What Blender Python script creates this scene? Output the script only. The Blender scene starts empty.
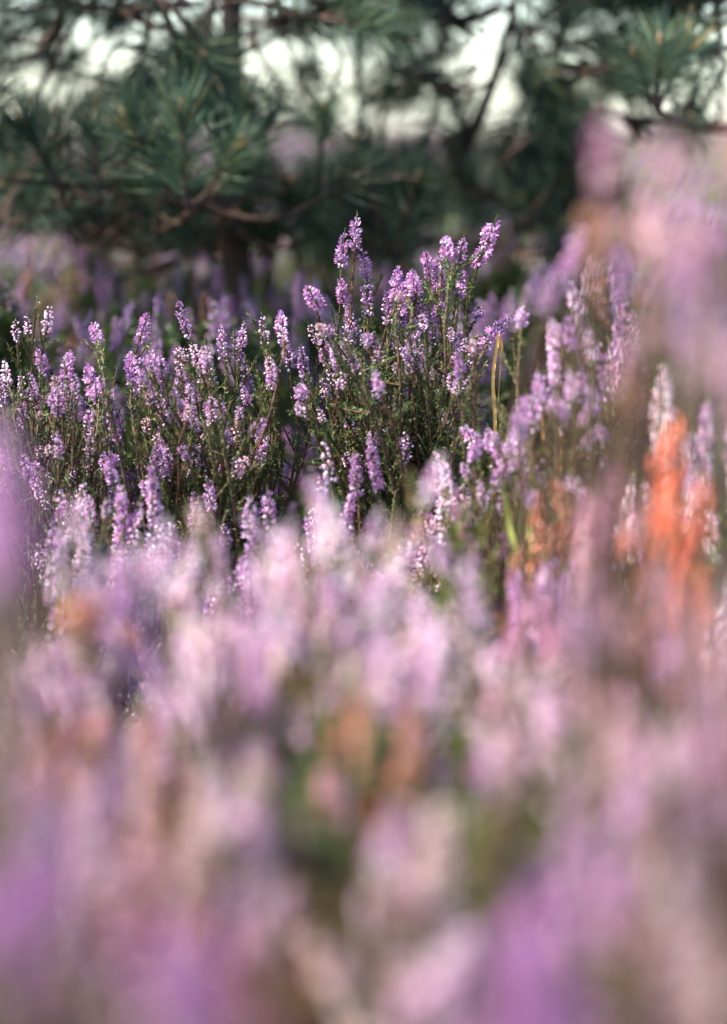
import bpy, bmesh, math, random
import numpy as np
from mathutils import Vector, Matrix

random.seed(7)
rng = np.random.default_rng(7)
S = bpy.context.scene
COL = S.collection

# ------------------------------------------------------------------ camera
W, H = 727, 1024
F_MM, SENS = 100.0, 36.0
FPX = F_MM / SENS * H
CAM_H = 0.52
HORIZON = 122.0
PITCH = math.atan((512 - HORIZON) / FPX)
FOCUS = 2.10
cp, sp = math.cos(PITCH), math.sin(PITCH)
FWD = Vector((0, cp, -sp)); UP = Vector((0, sp, cp)); RIGHT = Vector((1, 0, 0))
CAM = Vector((0, 0, CAM_H))


def P(px, py, d):
    """photograph position and distance along the view -> a point of the place"""
    return CAM + FWD * d + RIGHT * ((px - W / 2) / FPX * d) - UP * ((py - H / 2) / FPX * d)


def ground_z(x, y):
    return 0.012 * math.sin(x * 1.9 + 0.4) * math.cos(y * 1.3) + 0.006 * math.sin(4.1 * x + 2.2 * y)


def GP(px, d):
    """the ground point below picture column px at distance d"""
    x = (px - W / 2) / FPX * d
    return Vector((x, d, ground_z(x, d)))


cam_data = bpy.data.cameras.new('camera')
cam = bpy.data.objects.new('camera', cam_data)
COL.objects.link(cam)
cam.location = CAM
cam.rotation_euler = (math.pi / 2 - PITCH, 0, 0)
cam_data.sensor_fit = 'VERTICAL'
cam_data.sensor_height = SENS
cam_data.sensor_width = 24
cam_data.lens = F_MM
cam_data.clip_start = 0.02
cam_data.clip_end = 3000
cam_data.dof.use_dof = True
cam_data.dof.focus_distance = FOCUS
cam_data.dof.aperture_fstop = 3.6
S.camera = cam


# ------------------------------------------------------------------ materials
def new_mat(name):
    m = bpy.data.materials.new(name)
    m.use_nodes = True
    nt = m.node_tree
    nt.nodes.clear()
    out = nt.nodes.new('ShaderNodeOutputMaterial')
    return m, nt, out


def leaf_mat(name, rough=0.5, trans=0.35, jitter=0.25, spec=0.3, obj_colour=True, attr='tint'):
    """thin plant tissue: the colour of each leaf or flower comes from its own tint"""
    m, nt, out = new_mat(name)
    N, L = nt.nodes, nt.links
    a = N.new('ShaderNodeAttribute'); a.attribute_name = attr
    info = N.new('ShaderNodeObjectInfo')
    mul = N.new('ShaderNodeMixRGB'); mul.blend_type = 'MULTIPLY'; mul.inputs[0].default_value = 1.0
    L.new(a.outputs['Color'], mul.inputs[1])
    if obj_colour:
        L.new(info.outputs['Color'], mul.inputs[2])
    else:
        mul.inputs[2].default_value = (1, 1, 1, 1)
    hsv = N.new('ShaderNodeHueSaturation')
    mr = N.new('ShaderNodeMapRange')
    mr.inputs[3].default_value = 1 - jitter; mr.inputs[4].default_value = 1 + jitter
    L.new(info.outputs['Random'], mr.inputs[0])
    L.new(mr.outputs[0], hsv.inputs['Value'])
    tc = N.new('ShaderNodeTexCoord')
    nz = N.new('ShaderNodeTexNoise'); nz.inputs['Scale'].default_value = 300
    L.new(tc.outputs['Object'], nz.inputs['Vector'])
    mr2 = N.new('ShaderNodeMapRange'); mr2.inputs[3].default_value = 0.8; mr2.inputs[4].default_value = 1.15
    L.new(nz.outputs[0], mr2.inputs[0]); L.new(mr2.outputs[0], hsv.inputs['Saturation'])
    L.new(mul.outputs[0], hsv.inputs['Color'])
    p = N.new('ShaderNodeBsdfPrincipled')
    p.inputs['Roughness'].default_value = rough
    p.inputs['Specular IOR Level'].default_value = spec
    L.new(hsv.outputs[0], p.inputs['Base Color'])
    if trans > 0:
        t = N.new('ShaderNodeBsdfTranslucent')
        L.new(hsv.outputs[0], t.inputs['Color'])
        mx = N.new('ShaderNodeMixShader'); mx.inputs[0].default_value = trans
        L.new(p.outputs[0], mx.inputs[1]); L.new(t.outputs[0], mx.inputs[2])
        L.new(mx.outputs[0], out.inputs[0])
    else:
        L.new(p.outputs[0], out.inputs[0])
    return m


def bark_mat(name, c1, c2, scale=120, rough=0.85):
    m, nt, out = new_mat(name)
    N, L = nt.nodes, nt.links
    tc = N.new('ShaderNodeTexCoord')
    nz = N.new('ShaderNodeTexNoise'); nz.inputs['Scale'].default_value = scale; nz.inputs['Detail'].default_value = 4
    L.new(tc.outputs['Object'], nz.inputs['Vector'])
    cr = N.new('ShaderNodeValToRGB')
    cr.color_ramp.elements[0].position = 0.35; cr.color_ramp.elements[0].color = (*c1, 1)
    cr.color_ramp.elements[1].position = 0.65; cr.color_ramp.elements[1].color = (*c2, 1)
    L.new(nz.outputs[0], cr.inputs[0])
    p = N.new('ShaderNodeBsdfPrincipled'); p.inputs['Roughness'].default_value = rough
    p.inputs['Specular IOR Level'].default_value = 0.2
    L.new(cr.outputs[0], p.inputs['Base Color'])
    b = N.new('ShaderNodeBump'); b.inputs['Strength'].default_value = 0.5; b.inputs['Distance'].default_value = 0.002
    L.new(nz.outputs[0], b.inputs['Height']); L.new(b.outputs[0], p.inputs['Normal'])
    L.new(p.outputs[0], out.inputs[0])
    return m


M_FLOWER = leaf_mat('heather flower', rough=0.55, trans=0.35, jitter=0.12, spec=0.25)
M_BUD = leaf_mat('heather bud', rough=0.35, trans=0.15, jitter=0.15, spec=0.5)
M_LEAF = leaf_mat('heather leaf', rough=0.5, trans=0.25, jitter=0.2, spec=0.35)
M_NEEDLE = leaf_mat('pine needle', rough=0.42, trans=0.12, jitter=0.35, spec=0.15)
M_GRASS = leaf_mat('dry grass', rough=0.5, trans=0.35, jitter=0.1, spec=0.3)
M_STEM = bark_mat('heather wood', (0.055, 0.028, 0.018), (0.14, 0.07, 0.042), 160)
M_PINEBARK = bark_mat('pine bark', (0.022, 0.014, 0.011), (0.075, 0.042, 0.028), 60)


# ------------------------------------------------------------------ mesh builder
class MB:
    def __init__(self):
        self.v, self.f3, self.f4, self.m3, self.m4, self.c = [], [], [], [], [], []
        self.n = 0

    def add(self, verts, tris=None, quads=None, col=(1, 1, 1), mat=0):
        verts = np.asarray(verts, dtype=np.float32).reshape(-1, 3)
        k = len(verts)
        c = np.asarray(col, dtype=np.float32)
        if c.ndim == 1:
            c = np.tile(c[:3], (k, 1))
        self.v.append(verts); self.c.append(c)
        if tris is not None and len(tris):
            t = np.asarray(tris, dtype=np.int32).reshape(-1, 3) + self.n
            self.f3.append(t); self.m3.append(np.full(len(t), mat, np.int32))
        if quads is not None and len(quads):
            q = np.asarray(quads, dtype=np.int32).reshape(-1, 4) + self.n
            self.f4.append(q); self.m4.append(np.full(len(q), mat, np.int32))
        self.n += k

    def add_many(self, tv, tt, tq, R, T, cols, mat=0, shade=None):
        """copies of one template: R (n,3,3), T (n,3), cols (n,3)"""
        tv = np.asarray(tv, np.float32)
        n, k = len(T), len(tv)
        if n == 0:
            return
        V = np.einsum('nij,kj->nki', R, tv) + T[:, None, :]
        C = np.repeat(np.asarray(cols, np.float32)[:, None, :], k, axis=1)
        if shade is not None:
            C = C * np.asarray(shade, np.float32)[None, :, :]
        off = (np.arange(n) * k)[:, None, None]
        t = (np.asarray(tt, np.int32).reshape(1, -1, 3) + off).reshape(-1, 3) if tt is not None and len(tt) else None
        q = (np.asarray(tq, np.int32).reshape(1, -1, 4) + off).reshape(-1, 4) if tq is not None and len(tq) else None
        self.add(V.reshape(-1, 3), t, q, C.reshape(-1, 3), mat)

    def tube(self, pts, rads, sides=5, col=(1, 1, 1), mat=0, cap=True):
        pts = np.asarray(pts, np.float64); n = len(pts)
        rads = np.broadcast_to(np.asarray(rads, np.float64), (n,))
        tan = np.gradient(pts, axis=0)
        tan /= np.linalg.norm(tan, axis=1)[:, None] + 1e-12
        ref = np.array([1.0, 0, 0]) if abs(tan[0][0]) < 0.8 else np.array([0, 1.0, 0])
        a = ref - tan * (tan @ ref)[:, None]
        a /= np.linalg.norm(a, axis=1)[:, None] + 1e-12
        b = np.cross(tan, a)
        ang = np.arange(sides) / sides * 2 * math.pi
        ring = pts[:, None, :] + rads[:, None, None] * (np.cos(ang)[None, :, None] * a[:, None, :] + np.sin(ang)[None, :, None] * b[:, None, :])
        q = []
        for i in range(n - 1):
            for j in range(sides):
                j2 = (j + 1) % sides
                q.append((i * sides + j, i * sides + j2, (i + 1) * sides + j2, (i + 1) * sides + j))
        V = ring.reshape(-1, 3)
        tr = []
        if cap:
            V = np.vstack([V, pts[-1] + tan[-1] * rads[-1] * 0.5])
            t = len(V) - 1
            for j in range(sides):
                tr.append(((n - 1) * sides + j, (n - 1) * sides + (j + 1) % sides, t))
        self.add(V, tr, q, col, mat)

    def mesh(self, name, mats, smooth=True):
        me = bpy.data.meshes.new(name)
        V = np.concatenate(self.v) if self.v else np.zeros((0, 3), np.float32)
        C = np.concatenate(self.c) if self.c else np.zeros((0, 3), np.float32)
        f3 = np.concatenate(self.f3) if self.f3 else np.zeros((0, 3), np.int32)
        f4 = np.concatenate(self.f4) if self.f4 else np.zeros((0, 4), np.int32)
        mi = np.concatenate([np.concatenate(self.m3) if self.m3 else np.zeros(0, np.int32),
                             np.concatenate(self.m4) if self.m4 else np.zeros(0, np.int32)])
        nl = f3.size + f4.size
        me.vertices.add(len(V)); me.loops.add(nl); me.polygons.add(len(f3) + len(f4))
        me.vertices.foreach_set('co', V.astype(np.float32).ravel())
        me.loops.foreach_set('vertex_index', np.concatenate([f3.ravel(), f4.ravel()]).astype(np.int32))
        starts = np.concatenate([np.arange(len(f3)) * 3, f3.size + np.arange(len(f4)) * 4]).astype(np.int32)
        me.polygons.foreach_set('loop_start', starts)
        me.polygons.foreach_set('material_index', mi)
        me.polygons.foreach_set('use_smooth', np.full(len(mi), smooth, bool))
        me.update(calc_edges=True)
        at = me.attributes.new('tint', 'FLOAT_COLOR', 'POINT')
        at.data.foreach_set('color', np.hstack([C, np.ones((len(C), 1), np.float32)]).astype(np.float32).ravel())
        for m in mats:
            me.materials.append(m)
        return me


def link(name, data, parent=None, loc=(0, 0, 0), color=None):
    o = bpy.data.objects.new(name, data)
    COL.objects.link(o)
    if parent is not None:
        o.parent = parent
    o.location = loc
    if color is not None:
        o.color = (*color, 1)
    return o


def tag(o, label=None, cat=None, group=None, kind=None):
    if label: o['label'] = label
    if cat: o['category'] = cat
    if group: o['group'] = group
    if kind: o['kind'] = kind
    return o


def thing(name, loc, label, cat, group=None):
    o = bpy.data.objects.new(name, None)
    COL.objects.link(o)
    o.location = loc
    o.empty_display_size = 0.05
    return tag(o, label, cat, group)


def frames(dirs, roll=None, scale=None):
    """rotation matrices whose z axis follows dirs"""
    d = np.asarray(dirs, np.float64)
    d = d / (np.linalg.norm(d, axis=1)[:, None] + 1e-12)
    ref = np.where(np.abs(d[:, 2:3]) < 0.9, np.array([[0, 0, 1.0]]), np.array([[1.0, 0, 0]]))
    x = np.cross(ref, d); x /= np.linalg.norm(x, axis=1)[:, None] + 1e-12
    y = np.cross(d, x)
    if roll is not None:
        c, s = np.cos(roll)[:, None], np.sin(roll)[:, None]
        x, y = x * c + y * s, -x * s + y * c
    R = np.stack([x, y, d], axis=2)
    if scale is not None:
        R = R * np.asarray(scale)[:, None, None]
    return R


# ------------------------------------------------------------------ heather flower templates
def flower_template():
    """an open heather flower: four cupped sepals round a darker tube and a style"""
    V, T, SH = [], [], []
    for k in range(4):
        a = k * math.pi / 2
        ca, sa = math.cos(a), math.sin(a)
        loc = [(0.0004, 0, 0), (0.0016, -0.00115, 0.0017), (0.0016, 0.00115, 0.0017), (0.0021, 0, 0.0016), (0.0026, 0, 0.0037)]
        i = len(V)
        for x, y, z in loc:
            V.append((x * ca - y * sa, x * sa + y * ca, z))
        SH += [(0.7, 0.55, 0.65), (1, 1, 1), (1, 1, 1), (0.85, 0.75, 0.85), (1.12, 1.12, 1.12)]
        T += [(i, i + 1, i + 3), (i, i + 3, i + 2), (i + 1, i + 4, i + 3), (i + 3, i + 4, i + 2)]
    i = len(V)
    for k in range(4):
        a = k * math.pi / 2 + math.pi / 4
        V.append((0.0008 * math.cos(a), 0.0008 * math.sin(a), 0.0022)); SH.append((0.75, 0.6, 0.8))
    V.append((0, 0, 0)); SH.append((0.5, 0.4, 0.5))
    V.append((0.0002, 0.0001, 0.0046)); SH.append((0.6, 0.35, 0.5))
    for k in range(4):
        T.append((i + k, i + (k + 1) % 4, i + 4))
        if k % 2 == 0:
            T.append((i + k, i + (k + 1) % 4, i + 5))
    return np.array(V), T, np.array(SH)


def bud_template():
    V, Q, T = [(0, 0, 0)], [], []
    rings = [(0.0009, 0.0006), (0.0013, 0.0015), (0.0011, 0.0024), (0.0006, 0.0031)]
    n = 6
    for r, z in rings:
        for k in range(n):
            a = k / n * 2 * math.pi
            V.append((r * math.cos(a), r * math.sin(a), z))
    V.append((0, 0, 0.0034))
    for k in range(n):
        T.append((0, 1 + (k + 1) % n, 1 + k))
        for q in range(3):
            Q.append((1 + q * n + k, 1 + q * n + (k + 1) % n, 1 + (q + 1) * n + (k + 1) % n, 1 + (q + 1) * n + k))
        T.append((1 + 3 * n + k, 1 + 3 * n + (k + 1) % n, len(V) - 1))
    SH = np.ones((len(V), 3)); SH[0] = (0.6, 0.5, 0.4); SH[-1] = (0.95, 0.7, 0.85)
    return np.array(V), T, Q, SH


FT_V, FT_T, FT_S = flower_template()
BT_V, BT_T, BT_Q, BT_S = bud_template()
# a scale leaf: a folded sliver 3 mm long
LEAF_V = np.array([(0, 0, 0), (-0.00045, 0.0001, 0.0012), (0.00045, 0.0001, 0.0012), (0, 0.0004, 0.0013), (0, 0, 0.003)])
LEAF_T = [(0, 1, 3), (0, 3, 2), (1, 4, 3), (3, 4, 2)]

OPEN_COLS = np.array([(0.51, 0.25, 0.46), (0.59, 0.34, 0.54), (0.42, 0.18, 0.39), (0.70, 0.47, 0.64), (0.55, 0.25, 0.43)])
BUD_COLS = np.array([(0.62, 0.36, 0.50), (0.72, 0.50, 0.62), (0.50, 0.22, 0.37), (0.54, 0.26, 0.33)])
BROWN_COLS = np.array([(0.11, 0.06, 0.03), (0.15, 0.075, 0.04), (0.09, 0.06, 0.03)])
FADED_COLS = np.array([(0.58, 0.34, 0.36), (0.50, 0.27, 0.29), (0.64, 0.42, 0.44), (0.44, 0.21, 0.24)])
DRY_COLS = np.array([(0.46, 0.17, 0.08), (0.40, 0.20, 0.13), (0.54, 0.28, 0.19), (0.30, 0.14, 0.08)])
GREEN_COLS = np.array([(0.06, 0.10, 0.028), (0.085, 0.125, 0.03), (0.045, 0.085, 0.035), (0.12, 0.14, 0.03)])


def pick(cols, n, j=0.12):
    c = cols[rng.integers(0, len(cols), n)]
    return c * (1 + rng.normal(0, j, (n, 1)))


def spike_mesh(name, length, kind):
    """one flower spike along +z: axis, scale leaves, whorls of flowers or buds, a green growing tip"""
    mb = MB()
    zs = np.linspace(-0.004, length + 0.003, 7)
    bend = rng.normal(0, 0.05, 2) * length
    def ax(t):
        u = np.clip(np.asarray(t) / length, 0, 1.1)
        return np.stack([bend[0] * u ** 2, bend[1] * u ** 2, np.asarray(t)], axis=-1)
    mb.tube(ax(zs), np.linspace(0.0008, 0.0003, 7), 5, (0.10, 0.09, 0.035), 2)
    step = 0.0028
    z, pos, dr, sc, opn = 0.0, [], [], [], []
    ph = rng.uniform(0, 6.28)
    while z < length:
        u = z / length
        wid = 0.0014 + 0.0014 * math.sin(math.pi * min(1, 0.25 + 0.7 * u)) * rng.uniform(0.7, 1.2)
        k = 4 if u < 0.85 else 3
        if kind == 'bud' and rng.random() < 0.28:
            k = 2
        for q in range(k):
            if rng.random() < 0.16:
                continue
            a = ph + q * 2 * math.pi / k + rng.normal(0, 0.3)
            r = wid * rng.uniform(0.5, 1.15) * (1 - 0.55 * max(0, u - 0.7) / 0.3)
            c = ax(z + rng.normal(0, 0.0008))
            pos.append(c + np.array([math.cos(a) * r, math.sin(a) * r, rng.normal(0, 0.0005)]))
            el = rng.normal(0.15, 0.35) + 0.75 * max(0, u - 0.75) / 0.25
            dr.append((math.cos(a) * math.cos(el), math.sin(a) * math.cos(el), math.sin(el)))
            sc.append(rng.uniform(0.7, 1.1) * (1 - 0.3 * max(0, u - 0.8) / 0.2))
            po = {'open': 0.86, 'mixed': 0.1 + 0.7 * u, 'bud': 0.06, 'dry': 0.45, 'faded': 0.3}[kind]
            opn.append(rng.random() < po)
        ph += 0.8
        z += step * rng.uniform(0.8, 1.25)
    pos, dr, sc, opn = np.array(pos), np.array(dr), np.array(sc), np.array(opn)
    roll = rng.uniform(0, 6.28, len(pos))
    R = frames(dr, roll, sc)
    oc = {'dry': DRY_COLS, 'faded': FADED_COLS}.get(kind, OPEN_COLS)
    bc = {'dry': DRY_COLS, 'faded': FADED_COLS}.get(kind, BUD_COLS)
    mb.add_many(FT_V, FT_T, None, R[opn], pos[opn], pick(oc, int(opn.sum())), 0, FT_S)
    b = ~opn
    mb.add_many(BT_V, BT_T, BT_Q, R[b], pos[b], pick(bc, int(b.sum())), 1, BT_S)
    # pedicels and leaves on the axis
    n = int(length / 0.0009)
    t = rng.uniform(-0.003, length, n); a = rng.uniform(0, 6.28, n); el = rng.normal(0.9, 0.2, n)
    d = np.stack([np.cos(a) * np.cos(el), np.sin(a) * np.cos(el), np.sin(el)], 1)
    gc = pick(GREEN_COLS, n) if kind != 'dry' else pick(DRY_COLS, n) * 0.6
    mb.add_many(LEAF_V, LEAF_T, None, frames(d, None, np.full(n, 0.8)), ax(t), gc, 2)
    n = 14
    t = rng.uniform(length - 0.002, length + 0.004, n); a = rng.uniform(0, 6.28, n); el = rng.normal(1.2, 0.15, n)
    d = np.stack([np.cos(a) * np.cos(el), np.sin(a) * np.cos(el), np.sin(el)], 1)
    mb.add_many(LEAF_V, LEAF_T, None, frames(d, None, np.full(n, 0.8)), ax(t), pick(GREEN_COLS, n) * 1.3, 2)
    return mb.mesh(name, [M_FLOWER, M_BUD, M_LEAF])


SPIKES = {
    'open': [(l, spike_mesh('open flower spike', l, 'open')) for l in (0.018, 0.022, 0.027, 0.033, 0.042)],
    'mixed': [(l, spike_mesh('half open flower spike', l, 'mixed')) for l in (0.022, 0.03, 0.038, 0.048, 0.06)],
    'bud': [(l, spike_mesh('budding flower spike', l, 'bud')) for l in (0.024, 0.033, 0.045, 0.06)],
    'faded': [(l, spike_mesh('faded flower spike', l, 'faded')) for l in (0.025, 0.036, 0.05)],
    'dry': [(l, spike_mesh('dry flower spike', l, 'dry')) for l in (0.03, 0.045, 0.06)],
}


def bez(p0, p1, p2, n):
    t = np.linspace(0, 1, n)[:, None]
    return (1 - t) ** 2 * p0 + 2 * t * (1 - t) * p1 + t ** 2 * p2


def heather(name, base, tips, label, group, tint=(1, 1, 1), leaf_tint=(1, 1, 1), nbranch=5, leaf_density=1.0, side=1.0, cat='heather', jxy=0.5, jz=0.5, leaf=1.0):
    """tips: (bottom point of the spike, direction, length, kind). Makes the plant's woody branches, leafy foliage and spikes."""
    root = thing(name, base, label, cat, group)
    B = np.array(base)
    fol = MB()
    tips = sorted(tips, key=lambda t: math.atan2(t[0][0] - base[0], 0.35 + 0.6 * (t[0][1] - base[1])))
    groups = [tips[i::1] for i in range(0)]
    per = max(1, math.ceil(len(tips) / nbranch))
    LT, LD, LC, LS = [], [], [], []
    for g in range(0, len(tips), per):
        grp = tips[g:g + per]
        mean = np.mean([np.array(t[0]) for t in grp], axis=0) - B
        junc = mean * np.array([jxy, jxy, jz]) + rng.normal(0, 0.008, 3)
        mb = MB()
        mid = junc * np.array([0.35, 0.35, 0.55]) + rng.normal(0, 0.006, 3)
        start = rng.normal(0, 0.008, 3) * np.array([1, 1, 0]) + np.array([0, 0, -0.006])
        main = bez(start, mid, junc, 9)
        main[1:] += rng.normal(0, 0.002, (8, 3))
        mb.tube(main, np.linspace(0.0042, 0.0021, 9), 6)
        for bp, dr, ln, kind in grp:
            bp = np.array(bp) - B; dr = np.array(dr) / np.linalg.norm(dr)
            st = main[int(rng.integers(4, 9))]
            dist = np.linalg.norm(bp - st)
            c = bp - dr * dist * rng.uniform(0.4, 0.6) + rng.normal(0, 0.004, 3)
            cv = bez(st, c, bp, 10)
            cv[1:-1] += rng.normal(0, 0.0011, (8, 3))
            mb.tube(cv, np.linspace(0.0017, 0.0007, 10), 5)
            # scale leaves up the shoot
            n = int(dist / 0.0011 * leaf_density)
            t = rng.beta(1.6, 1.0, n) if n else np.zeros(0)
            k = np.clip((t * 9).astype(int), 0, 8); fr = (t * 9 - k)[:, None]
            pts = cv[k] * (1 - fr) + cv[k + 1] * fr
            tn = cv[k + 1] - cv[k]; tn /= np.linalg.norm(tn, axis=1)[:, None] + 1e-9
            rd = rng.normal(0, 1, (n, 3))
            LT.append(pts); LD.append(tn * 0.9 + rd * 0.45); LC.append(pick(GREEN_COLS, n) if rng.random() > 0.25 else pick(BROWN_COLS, n)); LS.append(rng.uniform(0.8, 1.3, n) * leaf)
            # short leafy side shoots
            ns = int(rng.poisson(3.2 * side))
            for _ in range(ns):
                q = int(rng.integers(2, 9)); o0 = cv[q]
                dd = dr * 0.9 + rng.normal(0, 0.45, 3); dd /= np.linalg.norm(dd)
                L = rng.uniform(0.012, 0.04)
                end = o0 + dd * L + np.array([0, 0, L * 0.25])
                sc = bez(o0, o0 + dd * L * 0.5, end, 4)
                mb.tube(sc, np.linspace(0.0007, 0.0004, 4), 4)
                n2 = int(L / 0.0009 * leaf_density); t = rng.uniform(0.05, 1, n2)[:, None]
                LT.append(o0 + (end - o0) * t); LD.append(dd * 0.9 + rng.normal(0, 0.5, (n2, 3)))
                LC.append(pick(GREEN_COLS, n2) * rng.uniform(0.85, 1.5)); LS.append(rng.uniform(0.8, 1.25, n2) * leaf)
        link('branch', mb.mesh('branch', [M_STEM]), root)
    if LT:
        LT, LD, LC, LS = map(np.concatenate, (LT, LD, LC, LS))
        fol.add_many(LEAF_V, LEAF_T, None, frames(LD, rng.uniform(0, 6.28, len(LT)), LS), LT, LC, 0)
        link('foliage', fol.mesh('foliage', [M_LEAF]), root, color=leaf_tint)
    for bp, dr, ln, kind in tips:
        lib = SPIKES[kind]
        l0, me = min(lib, key=lambda e: abs(math.log(e[0] / ln)) + rng.uniform(0, 0.35))
        o = link('flower_spike', me, root)
        R = frames(np.array([dr]), np.array([rng.uniform(0, 6.28)]))[0]
        s = ln / l0
        w = 0.5 + 0.5 * s
        M = Matrix(R.tolist()).to_4x4() @ Matrix.Diagonal((0.88 * min(1.3, w), 0.88 * min(1.3, w), s, 1))
        M.translation = Vector(np.array(bp) - B)
        o.matrix_local = M
        o.color = (*tint, 1)
    return root


def tip_px(x0, y0, x1, y1, d, kind):
    """spike from its top (x0,y0) to its foot (x1,y1) at distance d"""
    dd = rng.normal(0, 0.012)
    a, b = P(x0, y0, d + dd), P(x1, y1, d - dd)
    v = a - b
    return (tuple(b), tuple(v), v.length, kind)


def fill_px(n, cx, cy, rx, ry, d, dj, foot, kinds, lmin=11, lmax=34, up=0.7, lo=0.0):
    """more spikes inside an ellipse of the plant's dome, fanning out from its foot"""
    out = []
    while len(out) < n:
        u, v = rng.uniform(-1, 1, 2)
        if u * u + v * v > 1 or u * u + v * v < lo:
            continue
        x, y = cx + u * rx, cy + v * ry
        z = d + rng.normal(0, dj)
        top = P(x, y, z)
        dv = np.array(top - foot); dv[2] *= 0.9
        dv = dv / np.linalg.norm(dv) * (1 - up * 0.5) + np.array([0, 0, up]) + rng.normal(0, 0.27, 3)
        dv /= np.linalg.norm(dv)
        L = rng.uniform(lmin, lmax) * z / FPX
        kind = kinds[int(rng.integers(0, len(kinds)))]
        out.append((tuple(np.array(top) - dv * L), tuple(dv), L, kind))
    return out


def dome(base, n, r, h, kinds, lmin=0.025, lmax=0.06, spread=0.5, shape=0.35):
    """random spikes over a plant r wide and h tall"""
    out = []
    for _ in range(n):
        a = rng.uniform(0, 6.28); q = math.sqrt(rng.random())
        x, y = math.cos(a) * q * r, math.sin(a) * q * r
        z = h * (1 - shape * q * q) * rng.uniform(0.62, 1.0)
        dv = np.array([x * spread / r * 0.6, y * spread / r * 0.6, 1.0]) + rng.normal(0, 0.12, 3)
        dv /= np.linalg.norm(dv)
        L = rng.uniform(lmin, lmax)
        top = np.array(base) + np.array([x, y, z])
        out.append((tuple(top - dv * L), tuple(dv), L, kinds[int(rng.integers(0, len(kinds)))]))
    return out


# ------------------------------------------------------------------ ground, field and undergrowth
def make_ground():
    ys = np.concatenate([np.linspace(-3, 12, 90), np.geomspace(12.3, 900, 60)])
    xs = np.concatenate([-np.geomspace(700, 4.2, 30), np.linspace(-4, 4, 49), np.geomspace(4.2, 700, 30)])
    V = [(x, y, ground_z(x, y)) for y in ys for x in xs]
    nx = len(xs)
    Q = [(j * nx + i, j * nx + i + 1, (j + 1) * nx + i + 1, (j + 1) * nx + i) for j in range(len(ys) - 1) for i in range(nx - 1)]
    m, nt, out = new_mat('peaty heath soil')
    N, L = nt.nodes, nt.links
    tc = N.new('ShaderNodeTexCoord')
    n1 = N.new('ShaderNodeTexNoise'); n1.inputs['Scale'].default_value = 0.6; n1.inputs['Detail'].default_value = 8
    n2 = N.new('ShaderNodeTexNoise'); n2.inputs['Scale'].default_value = 45; n2.inputs['Detail'].default_value = 6
    L.new(tc.outputs['Object'], n1.inputs['Vector']); L.new(tc.outputs['Object'], n2.inputs['Vector'])
    c1 = N.new('ShaderNodeValToRGB')
    e = c1.color_ramp.elements
    e[0].position = 0.35; e[0].color = (0.045, 0.038, 0.02, 1)
    e[1].position = 0.62; e[1].color = (0.13, 0.075, 0.055, 1)
    x = e.new(0.5); x.color = (0.06, 0.062, 0.025, 1)
    L.new(n1.outputs[0], c1.inputs[0])
    mx = N.new('ShaderNodeMixRGB'); mx.blend_type = 'MULTIPLY'; mx.inputs[0].default_value = 0.7
    c2 = N.new('ShaderNodeValToRGB')
    c2.color_ramp.elements[0].color = (0.35, 0.3, 0.25, 1); c2.color_ramp.elements[1].color = (1, 1, 1, 1)
    L.new(n2.outputs[0], c2.inputs[0]); L.new(c1.outputs[0], mx.inputs[1]); L.new(c2.outputs[0], mx.inputs[2])
    p = N.new('ShaderNodeBsdfPrincipled'); p.inputs['Roughness'].default_value = 0.95
    b = N.new('ShaderNodeBump'); b.inputs['Distance'].default_value = 0.02
    L.new(n2.outputs[0], b.inputs['Height']); L.new(b.outputs[0], p.inputs['Normal'])
    L.new(mx.outputs[0], p.inputs['Base Color']); L.new(p.outputs[0], out.inputs[0])
    mb = MB(); mb.add(V, None, Q)
    return tag(link('ground', mb.mesh('ground', [m])), kind='structure')


make_ground()

# leafy ground cover between the plants: short upright shoots, one mass
def make_undergrowth():
    mb = MB()
    n = 5200
    d = 0.45 + 5.0 * rng.random(n) ** 0.8
    x = rng.uniform(-0.19, 0.19, n) * (d + 0.5)
    LT, LD, LC, LS = [], [], [], []
    for i in range(n):
        h = rng.uniform(0.06, 0.2) if d[i] < 2.4 else rng.uniform(0.12, 0.3)
        b = np.array([x[i], d[i], ground_z(x[i], d[i])])
        v = np.array([rng.normal(0, 0.25), rng.normal(0, 0.25), 1.0]); v /= np.linalg.norm(v)
        k = int(22 + h * 110)
        t = rng.uniform(0.05, 1, (k, 1))
        LT.append(b + v * h * t); LD.append(v * 0.9 + rng.normal(0, 0.5, (k, 3)))
        c = pick(GREEN_COLS, k)
        if rng.random() < 0.16:
            c = pick(DRY_COLS, k) * 0.7
        LC.append(c * rng.uniform(0.7, 1.3)); LS.append(np.full(k, 2.6))
    LT, LD, LC, LS = map(np.concatenate, (LT, LD, LC, LS))
    mb.add_many(LEAF_V, LEAF_T, None, frames(LD, rng.uniform(0, 6.28, len(LT)), LS), LT, LC, 0)
    o = link('undergrowth', mb.mesh('undergrowth', [M_LEAF]))
    tag(o, 'low green and brown leafy shoots covering the ground between the heather plants', 'undergrowth', kind='stuff')


make_undergrowth()


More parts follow.
